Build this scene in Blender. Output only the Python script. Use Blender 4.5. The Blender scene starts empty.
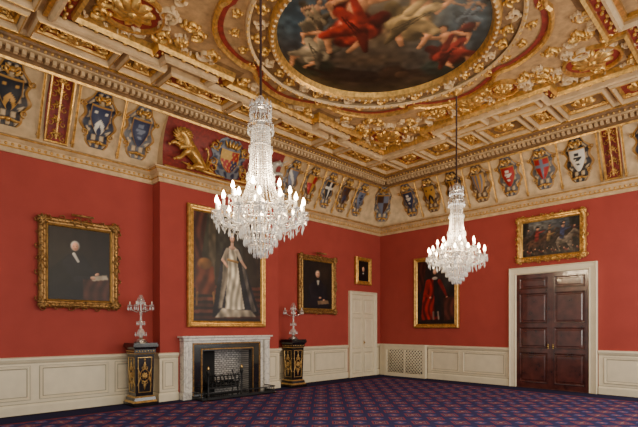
import bpy, math, random
import numpy as np
from mathutils import Vector
random.seed(7); np.random.seed(7)
pi=math.pi
sc=bpy.context.scene
# ------------------------------------------------------------------ materials
def nt(name):
    m=bpy.data.materials.new(name); m.use_nodes=True
    t=m.node_tree; b=t.nodes['Principled BSDF']; return m,t,b
def mat(name,col,rough=.5,metal=0,amt=.12,scale=8,bump=0.0,spec=.5,emit=None,es=0,alpha=1,coat=0,col2=None,dist=0):
    m,t,b=nt(name)
    tc=t.nodes.new('ShaderNodeTexCoord'); n=t.nodes.new('ShaderNodeTexNoise')
    n.inputs['Scale'].default_value=scale; n.inputs['Detail'].default_value=4; n.inputs['Distortion'].default_value=dist
    t.links.new(tc.outputs['Object'],n.inputs['Vector'])
    r=t.nodes.new('ShaderNodeValToRGB')
    r.color_ramp.elements[0].position=.3; r.color_ramp.elements[1].position=.7
    r.color_ramp.elements[0].color=[c*(1-amt) for c in col]+[1]
    r.color_ramp.elements[1].color=[min(1,c*(1+amt)) for c in col]+[1]
    if col2:
        r.color_ramp.elements[0].color=list(col)+[1]; r.color_ramp.elements[1].color=list(col)+[1]
        e=r.color_ramp.elements.new(.5); e.color=list(col2)+[1]; r.color_ramp.elements[0].position=.46; r.color_ramp.elements[2].position=.54
    t.links.new(n.outputs['Fac'],r.inputs['Fac']); t.links.new(r.outputs['Color'],b.inputs['Base Color'])
    b.inputs['Roughness'].default_value=rough; b.inputs['Metallic'].default_value=metal
    b.inputs['Specular IOR Level'].default_value=spec; b.inputs['Alpha'].default_value=alpha
    b.inputs['Coat Weight'].default_value=coat
    if emit: b.inputs['Emission Color'].default_value=list(emit)+[1]; b.inputs['Emission Strength'].default_value=es
    if bump:
        bp=t.nodes.new('ShaderNodeBump'); bp.inputs['Strength'].default_value=bump; bp.inputs['Distance'].default_value=.02
        t.links.new(n.outputs['Fac'],bp.inputs['Height']); t.links.new(bp.outputs['Normal'],b.inputs['Normal'])
    return m
def colmat(name,rough=.5,metal=0,spec=.4):
    m,t,b=nt(name)
    a=t.nodes.new('ShaderNodeVertexColor'); a.layer_name='Col'
    t.links.new(a.outputs['Color'],b.inputs['Base Color'])
    b.inputs['Roughness'].default_value=rough; b.inputs['Metallic'].default_value=metal; b.inputs['Specular IOR Level'].default_value=spec
    return m
def crystal_mat():
    m,t,b=nt('crystal'); t.nodes.remove(b); out=t.nodes['Material Output']
    gl=t.nodes.new('ShaderNodeBsdfGlossy'); gl.inputs['Roughness'].default_value=.06; gl.inputs['Color'].default_value=(1,.98,.95,1)
    df=t.nodes.new('ShaderNodeBsdfDiffuse'); df.inputs['Color'].default_value=(.94,.92,.88,1)
    tr=t.nodes.new('ShaderNodeBsdfTransparent'); tr.inputs['Color'].default_value=(.97,.97,.97,1)
    m1=t.nodes.new('ShaderNodeMixShader'); m1.inputs[0].default_value=.42; t.links.new(gl.outputs[0],m1.inputs[1]); t.links.new(df.outputs[0],m1.inputs[2])
    m2=t.nodes.new('ShaderNodeMixShader'); m2.inputs[0].default_value=.36; t.links.new(m1.outputs[0],m2.inputs[1]); t.links.new(tr.outputs[0],m2.inputs[2])
    t.links.new(m2.outputs[0],out.inputs['Surface']); return m
class NB:
    def __init__(s,t): s.t=t
    def m(s,op,a,b=None):
        n=s.t.nodes.new('ShaderNodeMath'); n.operation=op
        for i,x in enumerate((a,b)):
            if x is None: continue
            if isinstance(x,(int,float)): n.inputs[i].default_value=x
            else: s.t.links.new(x,n.inputs[i])
        return n.outputs[0]
    def mix(s,f,a,b):
        n=s.t.nodes.new('ShaderNodeMix'); n.data_type='RGBA'
        s.t.links.new(f,n.inputs[0])
        for i,x in ((6,a),(7,b)):
            if isinstance(x,tuple): n.inputs[i].default_value=list(x)+[1]
            else: s.t.links.new(x,n.inputs[i])
        return n.outputs[2]
def carpet_mat():
    m,t,b=nt('patterned_carpet'); k=NB(t)
    tc=t.nodes.new('ShaderNodeTexCoord'); sp=t.nodes.new('ShaderNodeSeparateXYZ'); t.links.new(tc.outputs['Object'],sp.inputs[0])
    X,Y=sp.outputs[0],sp.outputs[1]
    def cell(p,off=0):
        fx=k.m('ABSOLUTE',k.m('SUBTRACT',k.m('FRACT',k.m('ADD',k.m('DIVIDE',X,p),off)),.5))
        fy=k.m('ABSOLUTE',k.m('SUBTRACT',k.m('FRACT',k.m('ADD',k.m('DIVIDE',Y,p),off)),.5))
        return fx,fy
    P=.48
    fx,fy=cell(P); d1=k.m('ADD',fx,fy); d2=k.m('MAXIMUM',fx,fy); mn=k.m('MINIMUM',fx,fy)
    gx,gy=cell(P,.5); e1=k.m('ADD',gx,gy); e2=k.m('MAXIMUM',gx,gy)
    c=(.040,.040,.120)
    ring=k.m('MULTIPLY',k.m('GREATER_THAN',d1,.32),k.m('LESS_THAN',d1,.40))
    c=k.mix(ring,c,(.30,.060,.065))
    ring2=k.m('MULTIPLY',k.m('GREATER_THAN',d1,.22),k.m('LESS_THAN',d1,.255))
    c=k.mix(ring2,c,(.26,.20,.23))
    c=k.mix(k.m('MULTIPLY',k.m('LESS_THAN',mn,.03),k.m('LESS_THAN',d1,.30)),c,(.30,.14,.13))
    c=k.mix(k.m('LESS_THAN',d2,.11),c,(.30,.06,.065))
    c=k.mix(k.m('LESS_THAN',d1,.07),c,(.48,.36,.30))
    c=k.mix(k.m('LESS_THAN',e2,.17),c,(.10,.105,.26))
    c=k.mix(k.m('LESS_THAN',e1,.13),c,(.33,.09,.09))
    c=k.mix(k.m('LESS_THAN',e1,.05),c,(.48,.36,.30))
    dw=k.m('MINIMUM',k.m('MULTIPLY',X,-1),k.m('MULTIPLY',Y,-1))
    c=k.mix(k.m('LESS_THAN',dw,.86),c,(.22,.05,.05))
    c=k.mix(k.m('LESS_THAN',dw,.78),c,(.020,.024,.060))
    c=k.mix(k.m('LESS_THAN',dw,.20),c,(.02,.018,.025))
    n=t.nodes.new('ShaderNodeTexNoise'); n.inputs['Scale'].default_value=28; n.inputs['Detail'].default_value=5; t.links.new(tc.outputs['Object'],n.inputs['Vector'])
    c=k.mix(k.m('MULTIPLY',n.outputs['Fac'],.4),c,(.085,.066,.115))
    t.links.new(c,b.inputs['Base Color']); b.inputs['Roughness'].default_value=1; b.inputs['Specular IOR Level'].default_value=.0
    return m
def brick_mat():
    m,t,b=nt('firebox_tiles')
    tc=t.nodes.new('ShaderNodeTexCoord'); mp=t.nodes.new('ShaderNodeMapping'); mp.inputs['Rotation'].default_value=(pi/2,0,0)
    br=t.nodes.new('ShaderNodeTexBrick'); br.inputs['Scale'].default_value=5
    br.inputs['Color1'].default_value=(.50,.47,.43,1); br.inputs['Color2'].default_value=(.30,.28,.26,1); br.inputs['Mortar'].default_value=(.04,.04,.04,1)
    br.inputs['Mortar Size'].default_value=.035
    t.links.new(tc.outputs['Object'],mp.inputs[0]); t.links.new(mp.outputs[0],br.inputs['Vector']); t.links.new(br.outputs['Color'],b.inputs['Base Color'])
    b.inputs['Roughness'].default_value=.4
    return m
RED=mat('red_wall_paint',(.345,.055,.042),.75,amt=.06,scale=2.5,spec=.2)
CREAM=mat('cream_paint',(.74,.65,.46),.45,amt=.05,scale=5)
CREAM2=mat('cream_plaster',(.57,.395,.205),.6,amt=.2,scale=6)
CEILP=mat('ceiling_plaster',(.36,.215,.095),.6,amt=.3,scale=9)
TAN_SHADE=mat('shaded_tan_plaster',(.19,.10,.038),.6,amt=.35,scale=9)  # brown plaster, darkened so the recess shade sits in the colour
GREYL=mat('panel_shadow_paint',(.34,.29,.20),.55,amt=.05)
GOLD=mat('gilding',(.58,.33,.085),.34,.65,amt=.4,scale=14,bump=.2)
DGOLD=mat('antique_gilding',(.28,.15,.045),.38,.6,amt=.5,scale=22,bump=.3)
PGOLD=mat('ormolu',(.55,.34,.11),.32,.7,amt=.3,scale=22,bump=.2)
MAROON=mat('maroon_panel',(.21,.020,.012),.6,amt=.3,scale=14)
BLACKM=mat('black_marble',(.010,.010,.012),.12,amt=.6,scale=5,coat=.4)
WMARB=mat('white_veined_marble',(.72,.68,.60),.25,scale=3.5,col2=(.46,.43,.39),dist=1.5)
EBONY=mat('ebonized_wood',(.010,.008,.008),.2,amt=.4,scale=12,coat=.4)
IRON=mat('cast_iron',(.02,.02,.02),.45,.5,amt=.3)
SOOT=mat('soot',(.01,.01,.01),.9)
GAP=mat('grille_gap_shade',(.10,.09,.075),.9)  # dark backing sheet, its colour stands in for shade behind the lattice
BRASS=mat('brass',(.60,.40,.14),.25,.9,amt=.1)
SILVER=mat('silver',(.60,.55,.50),.18,.9,amt=.15)
MAHOG=mat('mahogany',(.070,.017,.011),.20,amt=.45,scale=5,coat=.5)
ROPE=mat('dark_cord',(.05,.02,.015),.8)
CRYS=crystal_mat()
BULB=mat('candle_bulb',(1,.9,.7),.5,emit=(1,.74,.42),es=60)
WAX=mat('candle_sleeve',(.85,.80,.70),.5)
VC=colmat('painted_canvas',.42,spec=.3)
VH=colmat('painted_heraldry',.45,.1)
CARP=carpet_mat(); BRK=brick_mat()
UNI=mat('silvered_statuary',(.50,.47,.40),.4,.3,amt=.2,scale=20)
# ------------------------------------------------------------------ mesh builder
class MB:
    def __init__(s): s.v=[];s.f=[];s.m=[];s.c=[];s.s=[]
    def add(s,vs,fs,m=0,smooth=False,cols=None,col=(1,1,1)):
        o=len(s.v); s.v.extend([tuple(map(float,p)) for p in vs]); s.c.extend(cols if cols is not None else [col]*len(vs))
        for f in fs: s.f.append([i+o for i in f]); s.m.append(m); s.s.append(smooth)
    def build(s,name,mats,loc=(0,0,0),parent=None,bevel=0):
        me=bpy.data.meshes.new(name); me.from_pydata(s.v,[],s.f); 
        for x in mats: me.materials.append(x)
        me.polygons.foreach_set('material_index',s.m); me.polygons.foreach_set('use_smooth',s.s)
        ca=me.color_attributes.new('Col','FLOAT_COLOR','POINT')
        arr=np.ones((len(s.v),4),dtype=np.float32); arr[:,:3]=np.array(s.c,dtype=np.float32); ca.data.foreach_set('color',arr.ravel())
        me.update()
        ob=bpy.data.objects.new(name,me); ob.location=loc; sc.collection.objects.link(ob)
        if parent: ob.parent=parent
        if bevel:
            md=ob.modifiers.new('bevel','BEVEL'); md.width=bevel; md.segments=2; md.limit_method='ANGLE'
        return ob
    def box(s,x0,x1,y0,y1,z0,z1,m=0):
        s.boxm(lambda a,b,h:(a,b,h),x0,x1,y0,y1,z0,z1,m)
    def boxm(s,M,a0,a1,b0,b1,h0,h1,m=0):
        vs=[M(a,b,h) for h in (h0,h1) for a,b in ((a0,b0),(a1,b0),(a1,b1),(a0,b1))]
        s.add(vs,[(0,3,2,1),(4,5,6,7),(0,1,5,4),(1,2,6,5),(2,3,7,6),(3,0,4,7)],m)
    def frustum(s,cx,cy,z0,w0,z1,w1,m=0):
        vs=[]
        for z,w in ((z0,w0),(z1,w1)):
            vs+=[(cx-w/2,cy-w/2,z),(cx+w/2,cy-w/2,z),(cx+w/2,cy+w/2,z),(cx-w/2,cy+w/2,z)]
        s.add(vs,[(0,3,2,1),(4,5,6,7),(0,1,5,4),(1,2,6,5),(2,3,7,6),(3,0,4,7)],m)
    def grid(s,M,a0,a1,b0,b1,na,nb,m=0,hf=None,cf=None,smooth=True,wf=None):
        vs=[];cs=[]
        for j in range(nb+1):
            t=j/nb
            for i in range(na+1):
                u=i/na; 
                if wf: a=(a0+a1)/2+(2*u-1)*wf(t)
                else: a=a0+(a1-a0)*u
                b=b0+(b1-b0)*t
                vs.append(M(a,b,hf(u,t) if hf else 0)); cs.append(cf(u,t) if cf else (1,1,1))
        fs=[(j*(na+1)+i,j*(na+1)+i+1,(j+1)*(na+1)+i+1,(j+1)*(na+1)+i) for j in range(nb) for i in range(na)]
        s.add(vs,fs,m,smooth,cs)
    def sweep(s,M,path,prof,closed=False,m=0,side=1,caps=True,smooth=False):
        n=len(path); P=[np.array(p,float) for p in path]; mi=[]
        for i in range(n):
            ns=[]
            if closed or i>0:
                d=P[i]-P[i-1]; d/=np.linalg.norm(d); ns.append(np.array([-d[1],d[0]]))
            if closed or i<n-1:
                d=P[(i+1)%n]-P[i]; d/=np.linalg.norm(d); ns.append(np.array([-d[1],d[0]]))
            if len(ns)==1: mi.append(ns[0])
            else: mi.append((ns[0]+ns[1])/max(.2,1+ns[0].dot(ns[1])))
        k=len(prof); vs=[]
        for i in range(n):
            for (o,h) in prof:
                q=P[i]+mi[i]*o*side; vs.append(M(q[0],q[1],h))
        fs=[]
        for i in range(n if closed else n-1):
            j=(i+1)%n
            for a in range(k-1): fs.append((i*k+a,j*k+a,j*k+a+1,i*k+a+1))
        if not closed and caps and k>2: fs.append(tuple(range(k))); fs.append(tuple(range((n-1)*k,n*k))[::-1])
        s.add(vs,fs,m,smooth)
    def relief(s,M,path,ws,H,m=0,h0=0.0):
        n=len(path); P=np.array(path,float); T=np.gradient(P,axis=0); T/=np.maximum(1e-9,np.linalg.norm(T,axis=1))[:,None]
        N=np.stack([-T[:,1],T[:,0]],1); mw=max(ws); vs=[]
        for i in range(n):
            w=ws[i]; hh=h0+H*(.35+.65*w/mw)
            for l,h in ((-w,h0),(-.5*w,hh),(.5*w,hh),(w,h0)):
                q=P[i]+N[i]*l; vs.append(M(q[0],q[1],h))
        fs=[(i*4+a,(i+1)*4+a,(i+1)*4+a+1,i*4+a+1) for i in range(n-1) for a in range(3)]
        fs+=[(0,1,2,3),((n-1)*4+3,(n-1)*4+2,(n-1)*4+1,(n-1)*4)]
        s.add(vs,fs,m,True)
    def leaf(s,M,x,y,ang,L,w,H,m,bend=.3,h0=0.0,n=6):
        p=[];ws=[]
        for i in range(n):
            t=i/(n-1); a=ang+bend*t
            p.append((x+L*t*math.cos(a),y+L*t*math.sin(a))); ws.append(w*(.18+.82*math.sin(pi*min(1,.15+.85*t))))
        s.relief(M,p,ws,H,m,h0)
    def scroll(s,M,x,y,size,ang,flip,m,H=.03,h0=0.0,turns=1.5,leaves=True,n=20):
        p=[];ws=[]
        for i in range(n):
            t=i/(n-1); r=size*(1-t)**.8+size*.06; th=turns*2*pi*t
            lx=r*math.cos(th)-size; ly=r*math.sin(th)*flip
            p.append((x+lx*math.cos(ang)-ly*math.sin(ang),y+lx*math.sin(ang)+ly*math.cos(ang))); ws.append(size*.17*(1-.6*t))
        s.relief(M,p,ws,H,m,h0)
        if leaves:
            for i in (2,5,8):
                T=math.atan2(p[i+1][1]-p[i-1][1],p[i+1][0]-p[i-1][0])
                s.leaf(M,p[i][0],p[i][1],T-flip*1.0,size*.6,size*.15,H*.8,m,-flip*.8,h0,5)
    def rosette(s,M,x,y,r,m,H=.04,n=8,h0=0.0):
        for k in range(n): s.leaf(M,x,y,k*2*pi/n,r,r*.3,H,m,.25,h0,5)
        s.dome(M,x,y,r*.3,H*1.5,m,h0)
    def dome(s,M,x,y,r,H,m,h0=0.0,n=8,e=1.0):
        vs=[];rings=3
        for j in range(rings):
            a=j/rings*pi/2
            for i in range(n):
                th=2*pi*i/n; vs.append(M(x+r*math.cos(a)*math.cos(th),y+r*e*math.cos(a)*math.sin(th),h0+H*math.sin(a)))
        vs.append(M(x,y,h0+H)); fs=[(j*n+i,j*n+(i+1)%n,(j+1)*n+(i+1)%n,(j+1)*n+i) for j in range(rings-1) for i in range(n)]
        fs+=[((rings-1)*n+i,(rings-1)*n+(i+1)%n,rings*n) for i in range(n)]
        s.add(vs,fs,m,True)
    def lathe(s,prof,cx,cy,seg=16,m=0,smooth=True):
        k=len(prof); vs=[(cx+r*math.cos(2*pi*i/seg),cy+r*math.sin(2*pi*i/seg),z) for i in range(seg) for r,z in prof]
        fs=[(i*k+a,((i+1)%seg)*k+a,((i+1)%seg)*k+a+1,i*k+a+1) for i in range(seg) for a in range(k-1)]
        s.add(vs,fs,m,smooth)
    def tube(s,pts,rad,m=0,sides=6):
        P=np.array(pts,float); n=len(P); T=np.gradient(P,axis=0); T/=np.linalg.norm(T,axis=1)[:,None]
        if not hasattr(rad,'__len__'): rad=[rad]*n
        up=np.array([0,0,1.]) if abs(T[0][2])<.9 else np.array([1.,0,0]); vs=[]
        for i in range(n):
            u=up-T[i]*up.dot(T[i]); u/=np.linalg.norm(u); w=np.cross(T[i],u); up=u
            for k in range(sides):
                a=2*pi*k/sides; vs.append(P[i]+rad[i]*(u*math.cos(a)+w*math.sin(a)))
        fs=[(i*sides+k,i*sides+(k+1)%sides,(i+1)*sides+(k+1)%sides,(i+1)*sides+k) for i in range(n-1) for k in range(sides)]
        fs+=[tuple(range(sides)),tuple(range((n-1)*sides,n*sides))[::-1]]
        s.add(vs,fs,m,True)
    def bead(s,x,y,z,r,h,m=0):
        s.add([(x+r,y,z),(x,y+r,z),(x-r,y,z),(x,y-r,z),(x,y,z+h),(x,y,z-h)],
              [(0,1,4),(1,2,4),(2,3,4),(3,0,4),(1,0,5),(2,1,5),(3,2,5),(0,3,5)],m)
ID=lambda a,b,h:(a,b,h)
Lw=lambda a,b,h:(a,-h,b)
Br=lambda a,b,h:(a,-.35-h,b)
Rw=lambda a,b,h:(-h,-a,b)
ZC=6.5; OX,OY=-6.5,-5.08
Ce=lambda a,b,h:(OX+a,OY+b,ZC-h)
rect=lambda a0,a1,b0,b1:[(a0,b0),(a1,b0),(a1,b1),(a0,b1)]
# ------------------------------------------------------------------ shell
m=MB(); m.box(-13.1,.25,0,.25,-.1,6.6,0); m.build('wall_left',[RED])
m=MB(); m.box(0,.25,-10.3,0,-.1,6.6,0); m.build('wall_right',[RED])
m=MB(); m.box(-13.1,.25,-10.3,.25,-.25,-.1,0); m.box(-13.1,.0,-10.3,.0,-.1,-.012,0); m.build('floor',[MAHOG])
m=MB(); m.box(-13.1,-.005,-10.3,-.005,-.012,0,0); m.build('patterned_carpet',[CARP])
m=MB(); m.box(-13.1,.25,-10.3,.25,ZC,ZC+.2,0); ceil=m.build('ceiling',[CEILP])
FX=-6.5
m=MB(); m.box(-8.16,FX-.70,-.35,0,0,4.85); m.box(FX+.70,-4.84,-.35,0,0,4.85); m.box(FX-.70,FX+.70,-.35,0,1.07,4.85)
m.build('wall_chimney_breast',[RED])
# ------------------------------------------------------------------ wainscot
DP=[(0,0),(.04,0),(.04,.15),(.028,.18),(.014,.19),(.014,.95),(.03,.965),(.045,.99),(.06,1.01),(.06,1.045),(.02,1.06),(0,1.06)]
def wain(name,segs,panels):
    m=MB()
    for p in segs:
        m.sweep(ID,p,DP,False,0,-1)
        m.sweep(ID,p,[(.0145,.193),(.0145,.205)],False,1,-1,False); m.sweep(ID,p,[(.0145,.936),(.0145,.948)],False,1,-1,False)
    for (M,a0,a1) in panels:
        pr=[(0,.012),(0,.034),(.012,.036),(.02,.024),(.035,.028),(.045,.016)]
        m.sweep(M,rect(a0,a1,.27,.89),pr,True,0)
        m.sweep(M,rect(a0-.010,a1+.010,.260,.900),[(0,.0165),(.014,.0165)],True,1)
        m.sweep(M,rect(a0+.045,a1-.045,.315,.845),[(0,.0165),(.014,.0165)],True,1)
    return m.build(name,[CREAM,GREYL])
wain('wainscot_left',[[(-13.1,0),(-8.16,0),(-8.16,-.35),(-7.74,-.35)],[(-5.26,-.35),(-4.84,-.35),(-4.84,0),(-1.70,0)],[(-.24,0),(0,0)]],
     [(Lw,-12.9,-12.1),(Lw,-12.0,-10.52),(Lw,-10.36,-9.12),(Lw,-8.98,-8.26),(Br,-8.10,-7.82),(Br,-5.2,-4.9),(Lw,-4.7,-3.3),(Lw,-3.18,-1.8)])
wain('wainscot_right',[[(0,-1.92),(0,-4.50)],[(0,-6.68),(0,-10.3)]],[(Rw,2.05,3.0),(Rw,3.12,4.4),(Rw,6.8,8.3),(Rw,8.45,10.0)])
# ------------------------------------------------------------------ cornices
wp=[(-13.1,0),(-8.16,0),(-8.16,-.35),(-4.84,-.35),(-4.84,0),(0,0),(0,-10.3)]
m=MB()
m.sweep(ID,wp,[(0,4.78),(.03,4.78),(.045,4.82),(.05,4.86)],False,0,-1,False)
m.sweep(ID,wp,[(.05,4.86),(.065,4.865),(.065,4.885),(.05,4.89)],False,1,-1,False)
m.sweep(ID,wp,[(.05,4.89),(.055,4.96),(.10,4.98),(.14,5.01)],False,0,-1,False)
m.sweep(ID,wp,[(.14,5.01),(.165,5.015),(.165,5.035),(.14,5.04)],False,1,-1,False)
m.sweep(ID,wp,[(.14,5.04),(.185,5.05),(.185,5.075),(.0,5.09)],False,0,-1,False)
m.build('trim_lower_cornice',[CREAM2,GOLD])
sp=[(-13.1,0),(0,0),(0,-10.3)]
def cov(v):
    a=math.radians(65)*v
    return .12+1.04*(1-math.cos(a)),5.08+1.236*math.sin(a),1.236*math.cos(a),-1.04*math.sin(a)
def cm(v,h):
    d,z,nd,nz=cov(v); q=math.hypot(nd,nz); return d+nd/q*h,z+nz/q*h
CL=1.3
def CvL(a,b,h): d,z=cm(b/CL,h); return (a,-d,z)
def CvR(a,b,h): d,z=cm(b/CL,h); return (-d,-a,z)
def CvB(a,b,h): 
    v=b/CL; d,z=cm(v,h+.26*(1-v)**1+.04); return (a,-d,z)
def CvC(a,b,h):
    d,z=cm(b/CL,0); q=.7071; d+=.16+h*.7; return (-d+a*q,-d-a*q,z-h*.4)
m=MB(); m.sweep(ID,sp,[cov(i/14)[:2] for i in range(15)],False,0,-1,False,True)
for M,cs_ in ((CvL,(-12.55,-11.4,-10.42,-9.84,-8.99,-4.02,-3.3,-2.58,-1.86)),(CvR,(1.83,2.62,3.41,4.21,5.06,5.91,6.78,7.28,8.17,9.0))):
    for a in cs_:
        m.sweep(M,[(a-.022,.03),(a+.022,.03),(a+.022,1.27),(a-.022,1.27)],[(0,0),(0,.02),(.01,.028),(.022,.02)],True,1)
        m.rosette(M,a,1.20,.045,1,.03,6,.02)
        m.rosette(M,a,.10,.045,1,.03,6,.02)
m.build('trim_cove',[CREAM2,GOLD])
m=MB()
m.sweep(ID,sp,[(.66,6.12),(.72,6.10),(.74,6.14)],False,1,-1,False)
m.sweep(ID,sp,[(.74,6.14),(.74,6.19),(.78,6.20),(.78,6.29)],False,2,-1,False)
m.sweep(ID,sp,[(.78,6.29),(.90,6.30),(.90,6.325)],False,0,-1,False)
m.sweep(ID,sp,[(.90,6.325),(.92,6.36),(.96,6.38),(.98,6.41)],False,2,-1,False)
m.sweep(ID,sp,[(.98,6.41),(1.02,6.415),(1.02,6.44),(1.0,6.45)],False,1,-1,False)
m.sweep(ID,sp,[(1.0,6.45),(1.06,6.46),(1.10,6.5)],False,0,-1,False)
x=-13.0
while x<-.9: m.box(x,x+.06,-.87,-.77,6.205,6.285,0); x+=.115
y=-10.2
while y<-.9: m.box(-.87,-.77,y,y+.06,6.205,6.285,0); y+=.115
for k in range(115):
    a=-12.9+k*.105; m.leaf(lambda a,b,h:(a,-.91-h,b),a,6.33,pi/2,.07,.028,.03,1,0,0,4)
for k in range(88):
    a=1.0+k*.105; m.leaf(lambda a,b,h:(-.91-h,-a,b),a,6.33,pi/2,.07,.028,.03,1,0,0,4)
m.build('trim_upper_cornice',[CREAM2,GOLD,TAN_SHADE])
m=MB()
for k in range(46): m.dome(Lw,-12.9+k*.105,4.925,.03,.02,0,.052,6)
for k in range(31): m.dome(Br,-8.1+k*.105,4.925,.03,.02,0,.052,6)
for k in range(45): m.dome(Lw,-4.75+k*.105,4.925,.03,.02,0,.052,6)
for k in range(95): m.dome(Rw,.1+k*.105,4.925,.03,.02,0,.052,6)
m.build('trim_cornice_beading',[GOLD])
# ------------------------------------------------------------------ coats of arms
def s2l(c): 
    c=np.asarray(c,float)/255; return np.where(c<=.04045,c/12.92,((c+.055)/1.055)**2.4)
def tup(c): return tuple(s2l(c))
CH={'k':(22,22,28),'b':(44,50,76),'r':(155,30,30),'g':(178,130,55),'w':(210,203,186),'s':(105,112,128),'n':(70,45,30)}
def coat(M,a,f1,f2,kind,tint,sz=1.0):
    m=MB(); A=a
    dark=tup(tint); gold=tup((165,120,55)); cr=tup((180,155,118)); F1=tup(CH[f1]);F2=tup(CH[f2])
    w1=lambda t:sz*.29*(abs(math.sin(pi*(.06+.88*t)))**.55)*(1+.13*math.sin(6*pi*t+.6))
    def c1(u,t):
        c=abs(2*u-1)
        if c>.86 : return gold
        if c>.74: return dark
        return dark if math.sin(t*26)*math.cos((2*u-1)*9)<.25 else cr
    m.grid(M,A,A,.12,1.20,18,34,0,lambda u,t:.012+.05*(1-abs(2*u-1)**3)*abs(math.sin(pi*t))**.5+.015*math.sin(t*26)*math.cos((2*u-1)*9),c1,True,w1)
    w2=lambda t:sz*.17*min(1,((t+.02)/.55)**.62)
    def c2(u,t):
        c=abs(2*u-1)
        if c>.88 or t>.95: return gold
        x=2*u-1
        if kind=='chev': return F2 if abs((t-.42)+.35*abs(x))<.10 or (abs(x)>.3 and abs(x)<.6 and abs(t-.75)<.06) else F1
        if kind=='bend': return F2 if abs((t-.5)+.4*x)<.13 else F1
        if kind=='cross': return F2 if abs(x)<.17 or abs(t-.6)<.08 else F1
        if kind=='quart': return F1 if (x>0)==(t>.55) else F2
        if kind=='pale': return F2 if int((x+1)*3)%2 else F1
        if kind=='lion': return F2 if (abs(x+.1*math.sin(t*20))<.28 and .25<t<.85 and math.sin(t*28)>-.6) or (abs(x)<.55 and abs(t-.55)<.05) else F1
        return F1
    m.grid(M,A,A,.36,.94,14,22,0,lambda u,t:.085+.035*(1-abs(2*u-1)**2)*min(1,t*4),c2,True,w2)
    for sg in (-1,1):
        m.scroll(M,A+sg*.10*sz,1.14,.07*sz,pi/2 if sg>0 else pi/2,sg,1,.05,.05,1.2,False,12)
        m.scroll(M,A+sg*.22*sz,.30,.06*sz,-pi/2,-sg,1,.05,.03,1.2,False,12)
        m.scroll(M,A+sg*.24*sz,.90,.055*sz,0 if sg<0 else pi,sg,1,.05,.03,1.2,False,12)
        m.leaf(M,A+sg*.03*sz,.24,-pi/2+sg*.9,.15,.028,.05,1,sg*.5,.06)
        m.leaf(M,A+sg*.04*sz,.98,pi/2-sg*.9,.16,.03,.05,1,sg*.5,.08)
    m.dome(M,A,1.08,.05*sz,.08,1,.06); m.dome(M,A,.22,.04*sz,.07,1,.05)
    return m.build('coat_of_arms',[VH,GOLD])
N=(38,40,56); K=(45,38,35); G=(90,88,90); B=(100,78,56)
for (a,f1,f2,k,t) in [(-12.0,'b','w','cross',N),(-10.90,'k','g','chev',K),(-9.40,'b','w','chev',N),(-8.60,'b','s','lion',G),
    (-4.38,'s','w','bend',G),(-3.66,'r','g','quart',B),(-2.94,'k','w','cross',G),(-2.22,'n','b','chev',B),(-1.5,'s','b','lion',G)]:
    coat(CvL,a,f1,f2,k,t,1.12 if a<-8 else .95)
for (a,f1,f2,k,t) in [(1.44,'b','w','lion',G),(2.22,'g','k','chev',B),(3.02,'n','g','pale',K),(3.80,'s','g','pale',B),(4.63,'r','w','lion',G),
    (5.50,'r','s','cross',G),(6.32,'w','k','lion',K),(7.75,'b','g','chev',N),(8.6,'r','g','bend',K)]:
    coat(CvR,a,f1,f2,k,t,1.05)
coat(CvC,0,'s','n','quart',G,1.15)
def pil(M,a,w=.40):
    m=MB(); m.grid(M,a-w/2,a+w/2,.02,1.28,2,16,0,lambda u,t:.02)
    m.sweep(M,rect(a-w/2,a+w/2,.02,1.28),[(0,0),(0,.05),(.02,.06),(.045,.03)],True,1)
    for b in (.2,.45,.7,.95,1.15):
        m.rosette(M,a,b,.085,1,.05,6,.02)
        for sg in (-1,1): m.scroll(M,a+sg*.11,b-.02,.06,pi/2,sg,1,.04,.02,1.1,False,10)
    m.boxm(M,a-.015,a+.015,.1,1.2,.02,.035,1)
    m.build('gilded_cove_panel',[MAROON,GOLD])
pil(CvL,-10.13); pil(CvR,7.03,.36)
E=bpy.data.objects.new('royal_coat_of_arms',None); sc.collection.objects.link(E)
m=MB(); m.grid(CvB,-8.12,-4.88,0,CL,4,14,0)
for a in (-8.12,-4.88):
    vs=[CvB(a,CL*i/10,0) for i in range(11)]+[CvL(a,CL*i/10,0) for i in range(11)]
    m.add(vs,[(i,i+1,i+12,i+11) for i in range(10)],1)
m.sweep(CvB,[(-8.1,.02),(-4.9,.02)],[(0,.0),(0,.05),(.05,.05),(.05,0)],False,2)
m.build('panel',[MAROON,CREAM2,GOLD],parent=E)
m=MB()
def rc(u,t):
    x=2*u-1
    if abs(x)>.9 or t>.95: return tup((190,140,55))
    q=(x>0)==(t>.55); base=tup((150,30,28)) if q else tup((36,44,84))
    if not q and t>.55: base=tup((180,140,55))
    return tup((195,150,70)) if math.sin(x*13)*math.sin(t*20)>.45 else base
m.grid(CvB,FX,FX,.12,1.2,18,26,0,lambda u,t:.03+.05*(1-abs(2*u-1)**3),lambda u,t: tup((110,112,118)) if math.sin(t*17)*math.sin(u*21)<.2 else tup((40,44,66)),True,lambda t:.46*(abs(math.sin(pi*(.08+.86*t)))**.6)*(1+.1*math.sin(7*pi*t)))
m.grid(CvB,FX,FX,.3,.92,16,20,0,lambda u,t:.10+.05*(1-abs(2*u-1)**2),rc,True,lambda t:.25*min(1,((t+.02)/.5)**.6))
for k in range(5): m.leaf(CvB,FX-.12+k*.06,.98,pi/2+(2-k)*.25,.2,.03,.06,1,0,.1)
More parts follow.
